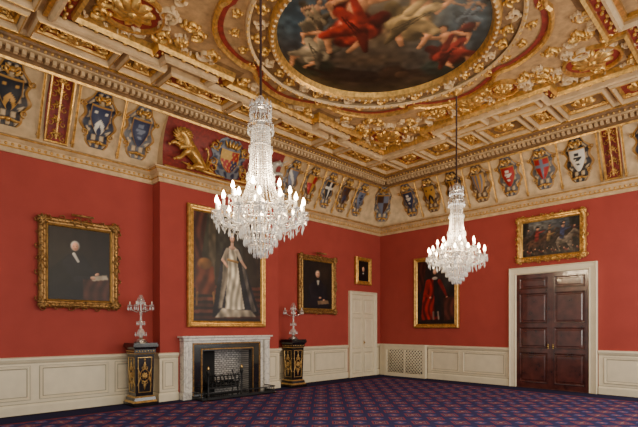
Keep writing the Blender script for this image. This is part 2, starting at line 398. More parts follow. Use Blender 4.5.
for sg in (-1,1):
    for b,sz in ((.2,.13),(1.05,.12),(.6,.1)): m.scroll(CvB,FX+sg*.42,b,sz,pi/2*(1 if b>.5 else -1),sg,1,.07,.05)
    m.leaf(CvB,FX+sg*.1,.14,(0 if sg>0 else pi),1.1,.05,.05,1,sg*.12,.04,10)
    for k in range(4): m.leaf(CvB,FX+sg*(.4+.2*k),.14,pi/2-sg*.6,.16,.035,.05,1,sg*.5,.04)
m.build('shield',[VH,GOLD],parent=E)
def skin(name,pts,edges,mt,parent):
    me=bpy.data.meshes.new(name); me.from_pydata([tuple(map(float,p[0])) for p in pts],edges,[]); me.materials.append(mt)
    ob=bpy.data.objects.new(name,me); sc.collection.objects.link(ob); ob.parent=parent
    md=ob.modifiers.new('skin','SKIN'); md.use_smooth_shade=True
    if len(me.skin_vertices):
        for i,p in enumerate(pts): me.skin_vertices[0].data[i].radius=(p[1],p[1])
        me.skin_vertices[0].data[0].use_root=True
    s=ob.modifiers.new('sub','SUBSURF'); s.levels=1; s.render_levels=2
    return ob
def beast(name,sg,mt,horn):
    def q(a,b,h): return CvB(FX+sg*a,b,h)
    P=[(q(1.02,.62,.13),.15),(q(1.16,.80,.16),.14),(q(1.26,.96,.2),.12 if not horn else .08),(q(1.36,1.06,.22),.10 if not horn else .07),(q(1.48,1.02,.24),.05),
       (q(.86,.46,.13),.13),(q(.72,.34,.12),.11),
       (q(1.30,.66,.2),.06),(q(1.48,.74,.24),.045),(q(1.54,.66,.25),.04),
       (q(1.20,.52,.2),.06),(q(1.30,.34,.22),.045),(q(1.42,.28,.23),.045),
       (q(.80,.22,.2),.07),(q(.98,.20,.22),.05),(q(1.02,.10,.22),.045),(q(1.12,.08,.23),.04),
       (q(.62,.20,.14),.05),(q(.60,.40,.10),.03),(q(.56,.62,.1),.025),(q(.62,.78,.1),.03),(q(.68,.74,.1),.04)]
    Ed=[(0,1),(1,2),(2,3),(3,4),(0,5),(5,6),(1,7),(7,8),(8,9),(0,10),(10,11),(11,12),(6,13),(13,14),(14,15),(15,16),(6,17),(17,18),(18,19),(19,20),(20,21)]
    skin(name,P,Ed,mt,E)
    mm=MB()
    if horn:
        mm.tube([q(1.44,1.10,.24),q(1.56,1.26,.26)],[.02,.004],0); 
        for k in range(6): mm.leaf(lambda a,b,h:q(a,b,h),1.2+.02*k,.78+.05*k,pi*.9,.14,.03,.05,0,.6,.22)
    else:
        for k in range(16):
            th=k/16*2*pi; mm.leaf(lambda a,b,h:q(a,b,h),1.30+.05*math.cos(th),.98+.05*math.sin(th),th,.19,.045,.07,0,.5,.22)
        for k in range(6): mm.leaf(lambda a,b,h:q(a,b,h),1.12+.04*k,.86-.02*k,-pi/2-.3,.2,.04,.06,0,.4,.24)
    mm.dome(lambda a,b,h:q(a,b,h),1.34,1.14,.035,.08,0,.24); mm.dome(lambda a,b,h:q(a,b,h),1.40,1.08,.03,.06,0,.27)
    for (x,y) in ((1.55,.65),(1.43,.27),(1.13,.07)):
        for j in range(4): mm.leaf(lambda a,b,h:q(a,b,h),x,y,-.6+.3*j,.07,.014,.03,0,-.5,.24,4)
    mm.build(name+'_mane',[mt],parent=E)
beast('lion',-1,GOLD,False); beast('unicorn',1,UNI,True)
# ------------------------------------------------------------------ painter
class Paint:
    def __init__(s,W,H,bg,bg2=None):
        s.W,s.H=W,H; s.asp=H/W; s.X,s.Y=np.meshgrid((np.arange(W)+.5)/W,(np.arange(H)+.5)/W)
        a=np.ones((H,W,3))*np.array(bg,float)
        if bg2: t=(s.Y/s.asp)[...,None]; a=a*(1-t)+np.array(bg2,float)*t
        s.a=a
    def put(s,mask,col,al=1): mk=(np.clip(mask,0,1)*al)[...,None]; s.a=s.a*(1-mk)+col*mk
    def ell(s,x,y,rx,ry,col,rot=0,soft=.25,al=1,sh=.35):
        c,si=math.cos(rot),math.sin(rot); dx=s.X-x;dy=s.Y-y; u=(dx*c+dy*si)/rx; v=(-dx*si+dy*c)/ry; d=np.sqrt(u*u+v*v)
        k=1+sh*np.clip(-(u*.6+v*.7),-1,1); s.put((1-d)/soft,np.array(col,float)[None,None]*k[...,None],al)
    def cap(s,x1,y1,x2,y2,r1,r2,col,sh=.3,al=1):
        dx,dy=x2-x1,y2-y1; L=dx*dx+dy*dy+1e-9; t=np.clip(((s.X-x1)*dx+(s.Y-y1)*dy)/L,0,1)
        r=r1+(r2-r1)*t; ex=s.X-x1-dx*t; ey=s.Y-y1-dy*t; d=np.sqrt(ex*ex+ey*ey)/r
        k=1+sh*np.clip(-(ex*.6+ey*.7)/r,-1,1); s.put((1-d)/.3,np.array(col,float)[None,None]*k[...,None],al)
    def poly(s,pts,col,al=1,folds=0,fs=40):
        ins=np.zeros(s.X.shape,bool); n=len(pts)
        for i in range(n):
            x1,y1=pts[i];x2,y2=pts[(i+1)%n]
            if y1==y2: continue
            c=((y1>s.Y)!=(y2>s.Y))&(s.X<(x2-x1)*(s.Y-y1)/(y2-y1)+x1); ins^=c
        mk=ins.astype(float)
        mk=(mk+np.roll(mk,1,0)+np.roll(mk,-1,0)+np.roll(mk,1,1)+np.roll(mk,-1,1))/5
        k=1+folds*np.sin(s.X*fs+3*np.sin(s.Y*7)); s.put(mk,np.array(col,float)[None,None]*k[...,None],al)
    def noise(s,amp=.12,cells=10):
        g=np.random.rand(cells+2,cells+2)
        yy=np.linspace(0,cells,s.H);xx=np.linspace(0,cells,s.W); yi=yy.astype(int);xi=xx.astype(int);fy=(yy-yi)[:,None];fx=(xx-xi)[None]
        fy=fy*fy*(3-2*fy);fx=fx*fx*(3-2*fx)
        v=g[yi][:,xi]*(1-fy)*(1-fx)+g[yi+1][:,xi]*fy*(1-fx)+g[yi][:,xi+1]*(1-fy)*fx+g[yi+1][:,xi+1]*fy*fx
        s.a*= (1+amp*(v-.5)*2)[...,None]
    def lin(s): return s2l(np.clip(s.a,0,255))
    def face(s,x,y,r,hair,skin=(205,150,118),tilt=0):
        s.ell(x,y-.15*r,r*1.18,r*1.38,hair,tilt); s.ell(x,y,r*.82,r*1.15,skin,tilt,.2)
        for g in (-1,1):
            s.ell(x+g*r*.32,y-.12*r,r*.16,r*.09,(50,30,25),0,.5); s.ell(x+g*r*.33,y-.32*r,r*.22,r*.06,(120,80,60),0,.6)
            s.ell(x+g*r*.42,y+.25*r,r*.2,r*.2,(205,110,90),0,.9,.5)
        s.ell(x+r*.08,y+.18*r,r*.1,r*.22,(225,175,145),0,.6); s.ell(x,y+.58*r,r*.26,r*.09,(150,60,50),0,.5)
def canvas(m,M,a0,a1,b0,b1,p,h,mi):
    L=p.lin()[::-1]; H,W=p.H,p.W
    vs=[M(a0+(a1-a0)*i/(W-1),b0+(b1-b0)*j/(H-1),h) for j in range(H) for i in range(W)]
    m.add(vs,[(j*W+i,j*W+i+1,(j+1)*W+i+1,(j+1)*W+i) for j in range(H-1) for i in range(W-1)],mi,False,[tuple(c) for c in L.reshape(-1,3)])
def framed(name,M0,a0,a1,b0,b1,fw,p,style,fm,light=False):
    M=lambda a,b,h:M0(a,b,h+.024)
    m=MB(); k=fw/.16
    pr=[(.03,0),(0,.0),(0,.05),(.012*k,.075),(.04*k,.095),(.065*k,.09),(.085*k,.06),(.11*k,.055),(.125*k,.07),(.14*k,.065),(.16*k,.035),(.16*k,.02)]
    m.sweep(M,rect(a0,a1,b0,b1),pr,True,0)
    m.sweep(M,rect(a0+fw*.78,a1-fw*.78,b0+fw*.78,b1-fw*.78),[(0,.066),(.012,.075),(.024,.06)],True,1)
    canvas(m,M,a0+fw*.97,a1-fw*.97,b0+fw*.97,b1-fw*.97,p,.03,2)
    def rail(x0,y0,x1,y1,nx,ny):
        L=math.hypot(x1-x0,y1-y0); n=max(3,int(L/(.085 if style<2 else .06))); ang=math.atan2(y1-y0,x1-x0)
        for i in range(n):
            t=(i+.5)/n; x=x0+(x1-x0)*t+nx*fw*.33;y=y0+(y1-y0)*t+ny*fw*.33
            if style==0: m.dome(M,x,y,.016,.02,0,.088,6)
            else:
                m.leaf(M,x,y,ang+(.9 if i%2 else -.9),.06,.018,.03,0,0,.085,4)
        if style>=1:
            for t in (0.0,.5,1.0):
                for g in (-1,1):
                    if (t==0 and g<0) or (t==1 and g>0): continue
                    x=x0+(x1-x0)*t+nx*fw*.2;y=y0+(y1-y0)*t+ny*fw*.2
                    m.scroll(M,x+g*math.cos(ang)*fw*.9,y+g*math.sin(ang)*fw*.9,fw*.42,ang if g>0 else ang+pi,g,0,.04,.08,1.1,True,12)
                    m.leaf(M,x,y,ang+(0 if g>0 else pi)+g*.3,fw*1.3,fw*.18,.05,0,-g*.2,.08)
            if style==2:
                k2=int(L/.22)
                for i in range(k2):
                    t=(i+.5)/k2; m.scroll(M,x0+(x1-x0)*t-nx*.01,y0+(y1-y0)*t-ny*.01,fw*.30,ang,1 if i%2 else -1,0,.05,.02,1.1,False,10)
    rail(a0,b0,a1,b0,0,1); rail(a1,b0,a1,b1,-1,0); rail(a1,b1,a0,b1,0,-1); rail(a0,b1,a0,b0,1,0)
    if style>=1:
        for x,y in ((a0,b0),(a1,b0),(a1,b1),(a0,b1)):
            cx=x+(fw*.4 if x==a0 else -fw*.4); cy=y+(fw*.4 if y==b0 else -fw*.4); m.rosette(M,cx,cy,fw*.62,0,.05,8,.08)
    if light:
        c=(a0+a1)/2
        m.tube([M(c-.2,b1+.06,.2),M(c,b1+.06,.2),M(c+.2,b1+.06,.2)],.022,3,8)
        m.tube([M(c,b1-.02,.05),M(c,b1+.07,.09),M(c,b1+.10,.15),M(c,b1+.07,.19)],.008,3,6)
    return m.build(name,[fm,GOLD,VC,DGOLD])
# seated elderly gentleman in black
p=Paint(90,110,(34,28,24),(22,17,16)); p.ell(.25,.35,.5,.6,(50,41,32),0,1,.6)
p.poly([(.0,.75),(.32,.45),(.55,.44),(.68,.62),(.78,1.3),(.0,1.3)],(18,16,18)); p.ell(.42,.62,.24,.24,(28,26,30),.2,.6)
p.cap(.30,.60,.45,.86,.09,.07,(24,22,26)); p.cap(.45,.86,.66,.84,.06,.045,(26,24,28)); p.cap(.55,.60,.72,.74,.08,.05,(22,20,24))
p.poly([(.55,.86),(.98,.80),(1,1.3),(.55,1.3)],(62,34,26),1,.2); p.poly([(.66,.80),(.94,.76),(.97,.84),(.70,.88)],(165,150,128))
p.cap(.40,.44,.47,.56,.03,.022,(195,188,175)); p.ell(.71,.83,.05,.028,(195,142,112),.2); p.ell(.78,.76,.045,.026,(195,142,112),-.3)
p.face(.42,.31,.07,(180,174,165)); p.noise(.15,12)
framed('portrait_painting',Lw,-10.40,-8.94,1.99,3.72,.17,p,2,DGOLD,True)
# state portrait: pale robed figure, dark mantle
p=Paint(126,166,(46,42,34),(34,22,18)); p.ell(.2,.3,.3,.5,(58,56,42),0,1,.7); p.ell(.85,.35,.25,.6,(42,32,26),0,1,.8)
p.poly([(0,0),(.20,0),(.12,.5),(.16,.8),(0,.9)],(66,34,26),1,.25,60); p.poly([(.76,0),(1,0),(1,.75),(.9,.7),(.84,.3)],(40,30,26),1,.2,50)
p.poly([(.22,0),(.32,0),(.30,.8),(.21,.8)],(70,60,46),1,.15,60); p.poly([(.34,.1),(.70,.1),(.72,.5),(.34,.5)],(52,50,44),.7,.1,30)
for k in range(6): p.poly([(.0,.88+.075*k),(1,.86+.075*k),(1,.90+.075*k),(0,.92+.075*k)],(90,46,34)if k%2==0 else (62,32,26))
p.poly([(.04,.66),(.28,.64),(.31,.98),(.04,1.0)],(88,42,28),1,.25); p.ell(.16,.62,.11,.08,(112,74,38)); p.cap(.06,.98,.05,1.12,.02,.015,(110,74,38)); p.cap(.28,.97,.29,1.10,.02,.015,(110,74,38))
p.poly([(.42,.40),(.66,.38),(.78,.7),(.98,1.20),(.70,1.24),(.26,1.26),(.34,.8)],(26,26,34),1,.3,30)
p.poly([(.50,.38),(.61,.38),(.62,.52),(.68,.85),(.74,1.16),(.44,1.18),(.47,.85),(.49,.52)],(188,176,152),1,.22,75)
p.poly([(.43,.44),(.49,.40),(.48,.8),(.40,1.15),(.34,1.16),(.40,.8)],(110,100,86),1,.2,60); p.poly([(.66,.44),(.71,.5),(.82,.9),(.93,1.18),(.86,1.2),(.74,.8)],(84,76,70),1,.2,60)
p.poly([(.40,1.15),(.60,1.17),(.84,1.17),(.92,1.25),(.30,1.27)],(150,138,118),1,.2,40); p.cap(.49,.54,.63,.56,.018,.018,(150,112,60))
p.cap(.48,.42,.41,.55,.034,.024,(165,150,130)); p.cap(.41,.55,.48,.63,.022,.016,(190,146,120)); p.cap(.62,.42,.69,.54,.034,.024,(165,150,130)); p.cap(.69,.54,.76,.62,.022,.016,(190,146,120))
p.ell(.55,.385,.055,.03,(195,155,130)); p.cap(.55,.30,.55,.38,.024,.028,(195,152,126))
p.face(.55,.27,.045,(54,36,26),(200,152,124)); p.ell(.55,.215,.035,.014,(180,150,90)); p.noise(.25,18)
framed('state_portrait_painting',Br,-7.54,-5.34,1.62,4.43,.15,p,0,GOLD)
p=Paint(80,96,(32,26,22),(24,18,16)); p.ell(.7,.35,.35,.4,(50,38,28),0,1,.7)
p.poly([(.1,1.3),(.22,.62),(.42,.48),(.62,.48),(.80,.64),(.9,1.3)],(22,20,26)); p.cap(.28,.66,.34,.92,.08,.06,(30,26,32)); p.cap(.34,.92,.56,.92,.055,.04,(30,26,32)); p.cap(.75,.66,.72,.95,.08,.05,(26,24,28))
p.poly([(.47,.47),(.57,.47),(.54,.60),(.50,.60)],(180,172,158)); p.ell(.59,.92,.05,.03,(190,138,110)); p.ell(.72,.98,.045,.03,(190,138,110)); p.poly([(.5,1.0),(.86,.97),(.9,1.06),(.52,1.1)],(120,95,72))
p.face(.51,.33,.08,(120,110,100)); p.noise(.15,12)
framed('portrait_painting',Lw,-3.87,-2.32,2.02,3.75,.17,p,1,DGOLD,True)
p=Paint(50,60,(20,16,15)); p.poly([(.15,1.2),(.25,.85),(.45,.7),(.6,.7),(.8,.85),(.9,1.2)],(14,14,16)); p.face(.52,.5,.14,(50,36,28)); p.ell(.52,.74,.08,.05,(200,190,175)); p.noise(.1,8)
framed('small_portrait_painting',Lw,-1.38,-.58,3.03,3.94,.13,p,0,GOLD)
# robed figure
p=Paint(84,124,(38,32,30),(30,20,18)); p.ell(.78,.4,.3,.5,(66,64,60),0,1,.7); p.poly([(0,0),(.25,0),(.18,.6),(0,.8)],(60,26,22),1,.25,50)
p.poly([(.28,.45),(.48,.38),(.58,.46),(.60,.8),(.56,1.36),(.10,1.38),(.16,.8)],(118,22,22),1,.35,45)
p.poly([(.44,.42),(.56,.42),(.66,1.3),(.48,1.3)],(26,22,24)); p.cap(.30,.50,.22,.78,.08,.06,(130,26,24)); p.cap(.22,.78,.34,.86,.05,.035,(130,26,24)); p.cap(.60,.50,.72,.72,.06,.045,(100,22,22)); p.cap(.72,.72,.78,.84,.04,.03,(100,22,22))
p.ell(.36,.86,.035,.026,(190,138,110)); p.ell(.79,.87,.03,.03,(190,138,110)); p.poly([(.70,.88),(1,.86),(1,1.36),(.72,1.4)],(70,34,28),1,.2); p.ell(.48,.42,.08,.04,(170,160,145)); p.cap(.44,1.2,.44,1.36,.025,.02,(120,100,90)); p.cap(.56,1.2,.58,1.36,.025,.02,(120,100,90))
p.face(.48,.27,.055,(120,100,84)); p.noise(.2,12)
framed('robed_portrait_painting',Rw,1.43,3.01,1.60,3.84,.13,p,0,GOLD)
# battle scene
p=Paint(130,88,(70,74,78),(42,32,27)); p.ell(.3,.10,.4,.12,(124,118,104),0,1,.8); p.ell(.8,.12,.3,.12,(46,48,54),0,1,.8)
p.poly([(0,.30),(.3,.26),(.6,.30),(1,.24),(1,.8),(0,.8)],(44,34,27),1,.3); p.poly([(.82,.0),(1,0),(1,.5),(.86,.45)],(30,28,24),1,.3,60); p.poly([(0,0),(.12,0),(.08,.4),(0,.4)],(34,30,26),1,.3,60)
def horse(x,y,s,c,rider):
    p.ell(x,y,.10*s,.055*s,c); p.cap(x+.07*s,y-.02*s,x+.13*s,y-.10*s,.035*s,.022*s,c); p.cap(x+.13*s,y-.10*s,x+.18*s,y-.07*s,.022*s,.014*s,c)
    for dx,e in ((-.08,-.02),(-.05,.03),(.06,.05),(.09,.02)): p.cap(x+dx*s,y+.03*s,x+(dx+e)*s,y+.13*s,.018*s,.008*s,c)
    p.cap(x-.09*s,y-.01*s,x-.14*s,y+.06*s,.012*s,.006*s,c); p.cap(x,y-.04*s,x+.01*s,y-.13*s,.03*s,.028*s,rider); p.ell(x+.015*s,y-.165*s,.018*s,.022*s,(180,128,98)); p.ell(x+.01*s,y-.185*s,.03*s,.01*s,(30,26,24))
    p.cap(x+.01*s,y-.11*s,x+.09*s,y-.14*s,.012*s,.008*s,rider)
horse(.10,.32,1.0,(52,38,30),(64,54,50)); horse(.48,.28,1.0,(60,44,36),(90,70,50)); horse(.72,.28,1.1,(44,32,28),(56,56,70)); horse(.90,.34,1.0,(72,52,38),(84,38,32))
horse(.26,.42,1.6,(74,48,34),(112,38,32)); horse(.70,.42,1.6,(100,86,72),(48,52,80)); horse(.47,.44,1.3,(48,36,30),(120,92,56))
for k in range(14): x=.03+k*.072; yy=.56+.025*(k%3); p.cap(x,yy,x+.05,yy+.03,.022,.014,((44,34,30),(86,40,34),(70,62,52))[k%3]); p.ell(x-.01,yy-.02,.012,.014,(170,122,94))
p.noise(.35,22)
framed('battle_scene_painting',Rw,4.74,6.42,3.36,4.56,.15,p,2,GOLD)
# ------------------------------------------------------------------ ceiling painting & mouldings
RC=1.75
p=Paint(260,260,(82,92,94),(38,31,24))
p.ell(.5,.10,.5,.18,(128,122,102),0,1,.9); p.ell(.12,.38,.24,.26,(50,70,80),0,1,.9); p.ell(.90,.40,.22,.28,(48,64,72),0,1,.9)
p.ell(.50,.42,.32,.30,(112,86,56),.2,.9,.9); p.ell(.45,.68,.45,.13,(70,54,38),0,.9,.85); p.ell(.62,.18,.2,.12,(140,122,92),.2,.9,.8)
p.poly([(.0,.74),(.2,.70),(.45,.80),(.8,.74),(1,.66),(1,1),(0,1)],(42,32,24),1,.25,20)
p.ell(.13,.74,.17,.10,(30,37,28)); p.ell(.88,.74,.15,.10,(32,38,32)); p.ell(.3,.16,.15,.08,(96,92,78),.3,.8,.7)
def fig(x,y,s,ang,drape,fl=1,arm=1,SK=(166,112,74)):
    c,si=math.cos(ang),math.sin(ang); d2=tuple(v*.55 for v in drape)
    def T(a,b): return (x+s*(a*fl*c-b*si),y+s*(a*fl*si+b*c))
    def cp(a,b,c2,d,r1,r2,col,sh=.55): q=T(a,b);w=T(c2,d); p.cap(q[0],q[1],w[0],w[1],r1*s,r2*s,col,sh)
    cp(-.55,.2,.4,.9,.18,.30,d2); cp(.5,.5,.1,1.3,.16,.26,d2); cp(.0,.95,.25,1.25,.28,.2,drape)
    cp(.0,.85,.42,1.15,.16,.12,SK); cp(.42,1.15,.30,1.62,.10,.06,SK); cp(0,.9,-.22,1.35,.16,.11,SK); cp(-.22,1.35,-.05,1.75,.095,.055,SK)
    cp(0,.28,0,.80,.22,.19,SK); cp(-.18,.22,-.48,.5,.085,.07,SK); cp(-.48,.5,-.28,.78,.065,.045,SK); cp(.18,.22,.5,.0 if arm else .5,.085,.07,SK); cp(.5,0 if arm else .5,.72,-.3 if arm else .62,.065,.04,SK)
    cp(-.25,.62,.40,.98,.14,.24,drape); cp(.1,.95,-.32,1.3,.24,.12,drape); cp(-.12,.3,.2,.7,.08,.12,drape); cp(.3,1.0,.6,1.5,.16,.06,d2)
    for e in (.0,.12,.24): cp(-.2+e,.7+e*.5,.25+e,1.1,.02,.015,d2)
    q=T(0,-.04); p.ell(q[0],q[1]-.02*s,.15*s,.17*s,(56,34,20)); p.ell(q[0]+.012*s,q[1]+.01*s,.11*s,.14*s,SK)
fig(.20,.26,.12,.3,(110,94,70),1,1,(128,94,68)); fig(.84,.24,.12,-.4,(70,78,82),-1,1,(128,94,68))
fig(.26,.44,.20,.6,(130,116,90)); fig(.78,.44,.20,-.6,(104,34,26),-1)
fig(.62,.14,.25,-.15,(142,116,74),-1); fig(.40,.18,.26,.3,(124,38,28)); 
p.ell(.42,.83,.18,.07,(28,21,17),.1); p.ell(.60,.79,.085,.075,(38,27,19)); p.ell(.655,.81,.045,.04,(56,39,26)); p.cap(.30,.86,.26,.95,.03,.02,(28,21,17)); p.cap(.54,.87,.62,.94,.028,.018,(34,25,18)); p.cap(.25,.81,.14,.74,.016,.01,(28,21,17))
p.noise(.3,34)
m=MB(); n=p.W; L=p.lin()
rr,tt=70,240; vs=[];cs=[]
Fv=np.array([.7009,.7132]);Rv=np.array([.7132,-.7009])
for j in range(rr+1):
    for i in range(tt):
        r=j/rr; a=2*pi*i/tt; x,y=r*math.cos(a),r*math.sin(a); w=Rv*x*RC+Fv*y*RC
        vs.append(Ce(w[0],w[1],.03)); cs.append(tuple(L[min(n-1,int((y*.5+.5)*n)),min(n-1,int((x*.5+.5)*n))]))
m.add(vs,[(j*tt+i,j*tt+(i+1)%tt,(j+1)*tt+(i+1)%tt,(j+1)*tt+i) for j in range(rr) for i in range(tt)],0,False,cs)
m.build('ceiling_painting',[VC])
m=MB(); circ=lambda r,n=96:[(r*math.cos(2*pi*i/n),r*math.sin(2*pi*i/n)) for i in range(n)]
C0=circ(2.26)
m.sweep(Ce,C0,[(0,0),(0,.09),(.03,.13),(.07,.09)],True,0,1,False,False)
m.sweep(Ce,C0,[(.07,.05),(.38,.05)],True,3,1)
m.sweep(Ce,C0,[(.36,.05),(.38,.12),(.43,.17),(.48,.12),(.51,.03)],True,1,1)
for k in range(90): a=2*pi*k/90; m.dome(Ce,1.83*math.cos(a),1.83*math.sin(a),.03,.03,0,.155,6); m.dome(Ce,2.23*math.cos(a),2.23*math.sin(a),.025,.03,1,.12,6)
for k in range(36):
    a=2*pi*k/36; r=2.04
    m.scroll(Ce,r*math.cos(a),r*math.sin(a),.10,a+pi/2,1 if k%2 else -1,1 if k%3 else 4,.07,.05,1.3,True,14)
lob=[]
for i in range(144):
    a=2*pi*i/144; r=2.52+.20*abs(math.cos(4*a))**1.2-.05*(1 if abs(math.cos(4*a))<.3 else 0); lob.append((r*math.cos(a)*1.04,r*math.sin(a)*.99))
m.sweep(Ce,lob,[(-.04,0),(-.04,.07),(.0,.10),(.04,.07),(.05,0)],True,1)
m.sweep(Ce,lob,[(.05,.02),(.14,.02)],True,2)
for k in range(32):
    a=2*pi*(k+.5)/32; m.scroll(Ce,2.42*math.cos(a),2.42*math.sin(a),.085,a+pi/2,1 if k%2 else -1,1,.06,0,1.2,True,12)
Q=[(3.62,1.35),(4.02,1.35),(4.02,3.06),(2.5,3.06),(2.5,2.82),(1.3,2.82),(1.3,3.06)]
def full(Q): return Q+[(-a,b) for a,b in Q[::-1]]+[(-a,-b) for a,b in Q]+[(a,-b) for a,b in Q[::-1]]
S=full(Q)
m.sweep(Ce,S,[(-.16,0),(-.16,.13),(-.12,.18),(-.07,.16),(-.05,.08)],True,0)
m.sweep(Ce,S,[(-.05,.06),(.10,.06)],True,2)
m.sweep(Ce,S,[(.09,.06),(.10,.13),(.14,.17),(.17,.10),(.18,0)],True,1)
m.sweep(Ce,S,[(-.22,0),(-.22,.07),(-.16,.08)],True,1)
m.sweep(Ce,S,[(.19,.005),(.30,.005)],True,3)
def along(path,step,fn,closed=True):
    n=len(path); c=0
    for i in range(n if closed else n-1):
        x0,y0=path[i];x1,y1=path[(i+1)%n];L=math.hypot(x1-x0,y1-y0);k=max(1,int(L/step));an=math.atan2(y1-y0,x1-x0)
        for j in range(k): t=(j+.5)/k; fn(x0+(x1-x0)*t,y0+(y1-y0)*t,an,c); c+=1
along(S,.11,lambda x,y,an,c:m.leaf(Ce,x,y,an+(.8 if c%2 else -.8),.08,.026,.05,1,0,.06,4))
for sx in (-1,1):
    for sy in (-1,1):
        for (x,y,r) in ((3.25,2.3,.34),(2.35,2.45,.13),(3.4,1.6,.15),(3.05,.75,.2)):
            m.rosette(Ce,sx*x,sy*y,r,1,.09,10)
        for (x,y,r) in ((3.25,2.3,.46),(3.05,.75,.29)):
            m.sweep(Ce,[(sx*x+r*math.cos(i*pi/12),sy*y+r*math.sin(i*pi/12)) for i in range(24)],[(-.03,0),(-.02,.07),(.02,.07),(.03,0)],True,1)
            m.add([Ce(sx*x+r*math.cos(i*pi/12),sy*y+r*math.sin(i*pi/12),.006) for i in range(24)],[tuple(range(24))],2)
        for k,(x,y,s2,an) in enumerate(((2.75,2.1,.16,2.2),(2.8,2.6,.15,.5),(3.7,2.75,.14,1.0),(3.75,1.9,.14,-1),(3.15,1.6,.15,-2),(2.85,1.5,.14,2.8),(3.3,1.05,.15,.3),(2.9,1.1,.12,1.4),(3.75,2.3,.12,0),(3.25,2.88,.1,0),(3.0,.35,.14,.6),(3.35,.4,.14,2.0),(2.0,2.55,.13,.4),(1.7,2.5,.12,2.5),(1.0,2.75,.12,.2),(.5,2.8,.12,2.6),(2.3,2.2,.12,1.2),(2.55,1.9,.12,-.4))):
            m.scroll(Ce,sx*x,sy*y,s2,an if sx>0 else pi-an,sx*sy,4 if k%3==0 else 1,.09,0)
            m.scroll(Ce,sx*(x+.1),sy*(y+.05),s2*.7,(an+pi) if sx>0 else -an,-sx*sy,4,.07,0)
    m.rosette(Ce,sx*3.15,0,.28,1,.07,10); m.sweep(Ce,[(sx*3.15+.36*math.cos(i*pi/12),.36*math.sin(i*pi/12)) for i in range(24)],[(-.03,0),(-.02,.05),(.02,.05),(.03,0)],True,1)
def coffer(a0,a1,b0,b1,red):
    m.sweep(Ce,rect(a0,a1,b0,b1),[(0,0),(0,.10),(.03,.14),(.05,.14),(.07,.09),(.08,0)],True,0)
    m.sweep(Ce,rect(a0+.03,a1-.03,b0+.03,b1-.03),[(0,.14),(.01,.155),(.02,.14)],True,1)
    m.sweep(Ce,rect(a0+.09,a1-.09,b0+.09,b1-.09),[(0,0),(0,.06),(.03,.05),(.05,0)],True,1)
    vs=[Ce(a,b,.006) for a,b in rect(a0+.13,a1-.13,b0+.13,b1-.13)]; m.add(vs,[(0,1,2,3)],2 if red else 3)  # plain coffer beds use the darkened tan, painting in their shade
    cx,cy=(a0+a1)/2,(b0+b1)/2; w=min(a1-a0,b1-b0); r=w*.24
    m.rosette(Ce,cx,cy,r,1,.08,8,.012)
    for (x,y) in rect(a0+.19,a1-.19,b0+.19,b1-.19):
        if w>.5: m.rosette(Ce,x,y,.05,1,.04,4,.012)
    L=max(a1-a0,b1-b0)
    if L>w*1.3:
        hor=(a1-a0)>(b1-b0); k=int((L/2-r-.1)/.2)
        for g in (-1,1):
            for j in range(k):
                dd=g*(r+.14+.2*j); q=1 if j%2 else -1
                m.scroll(Ce,cx+(dd if hor else 0),cy+(0 if hor else dd),.10,(0 if hor else pi/2)+(pi if g<0 else 0),q,1,.06,.012,1.2,True,12)
for sy in (-1,1):
    xs=[-5.35,-4.35,-2.95,-2.15,-.55,.55,2.15,2.95,4.35,5.35]
    for i in range(len(xs)-1):
        a0,a1=xs[i]+.04,xs[i+1]-.04; b=(3.30,3.93); coffer(a0,a1,min(sy*b[0],sy*b[1]),max(sy*b[0],sy*b[1]),i%2==1)
for sx in (-1,1):
    ys=[-3.22,-2.25,-1.2,-.55,.55,1.2,2.25,3.22]
    for i in range(len(ys)-1):
        a=(4.34,5.33); coffer(min(sx*a[0],sx*a[1]),max(sx*a[0],sx*a[1]),ys[i]+.04,ys[i+1]-.04,i%2==0)
for sy in (-1,1):
    for sx in (-1,1):
        coffer(min(sx*3.78,sx*4.24),max(sx*3.78,sx*4.24),min(sy*.1,sy*1.1),max(sy*.1,sy*1.1),True)
m.build('trim_ceiling_plasterwork',[CREAM2,GOLD,MAROON,TAN_SHADE,CREAM2])
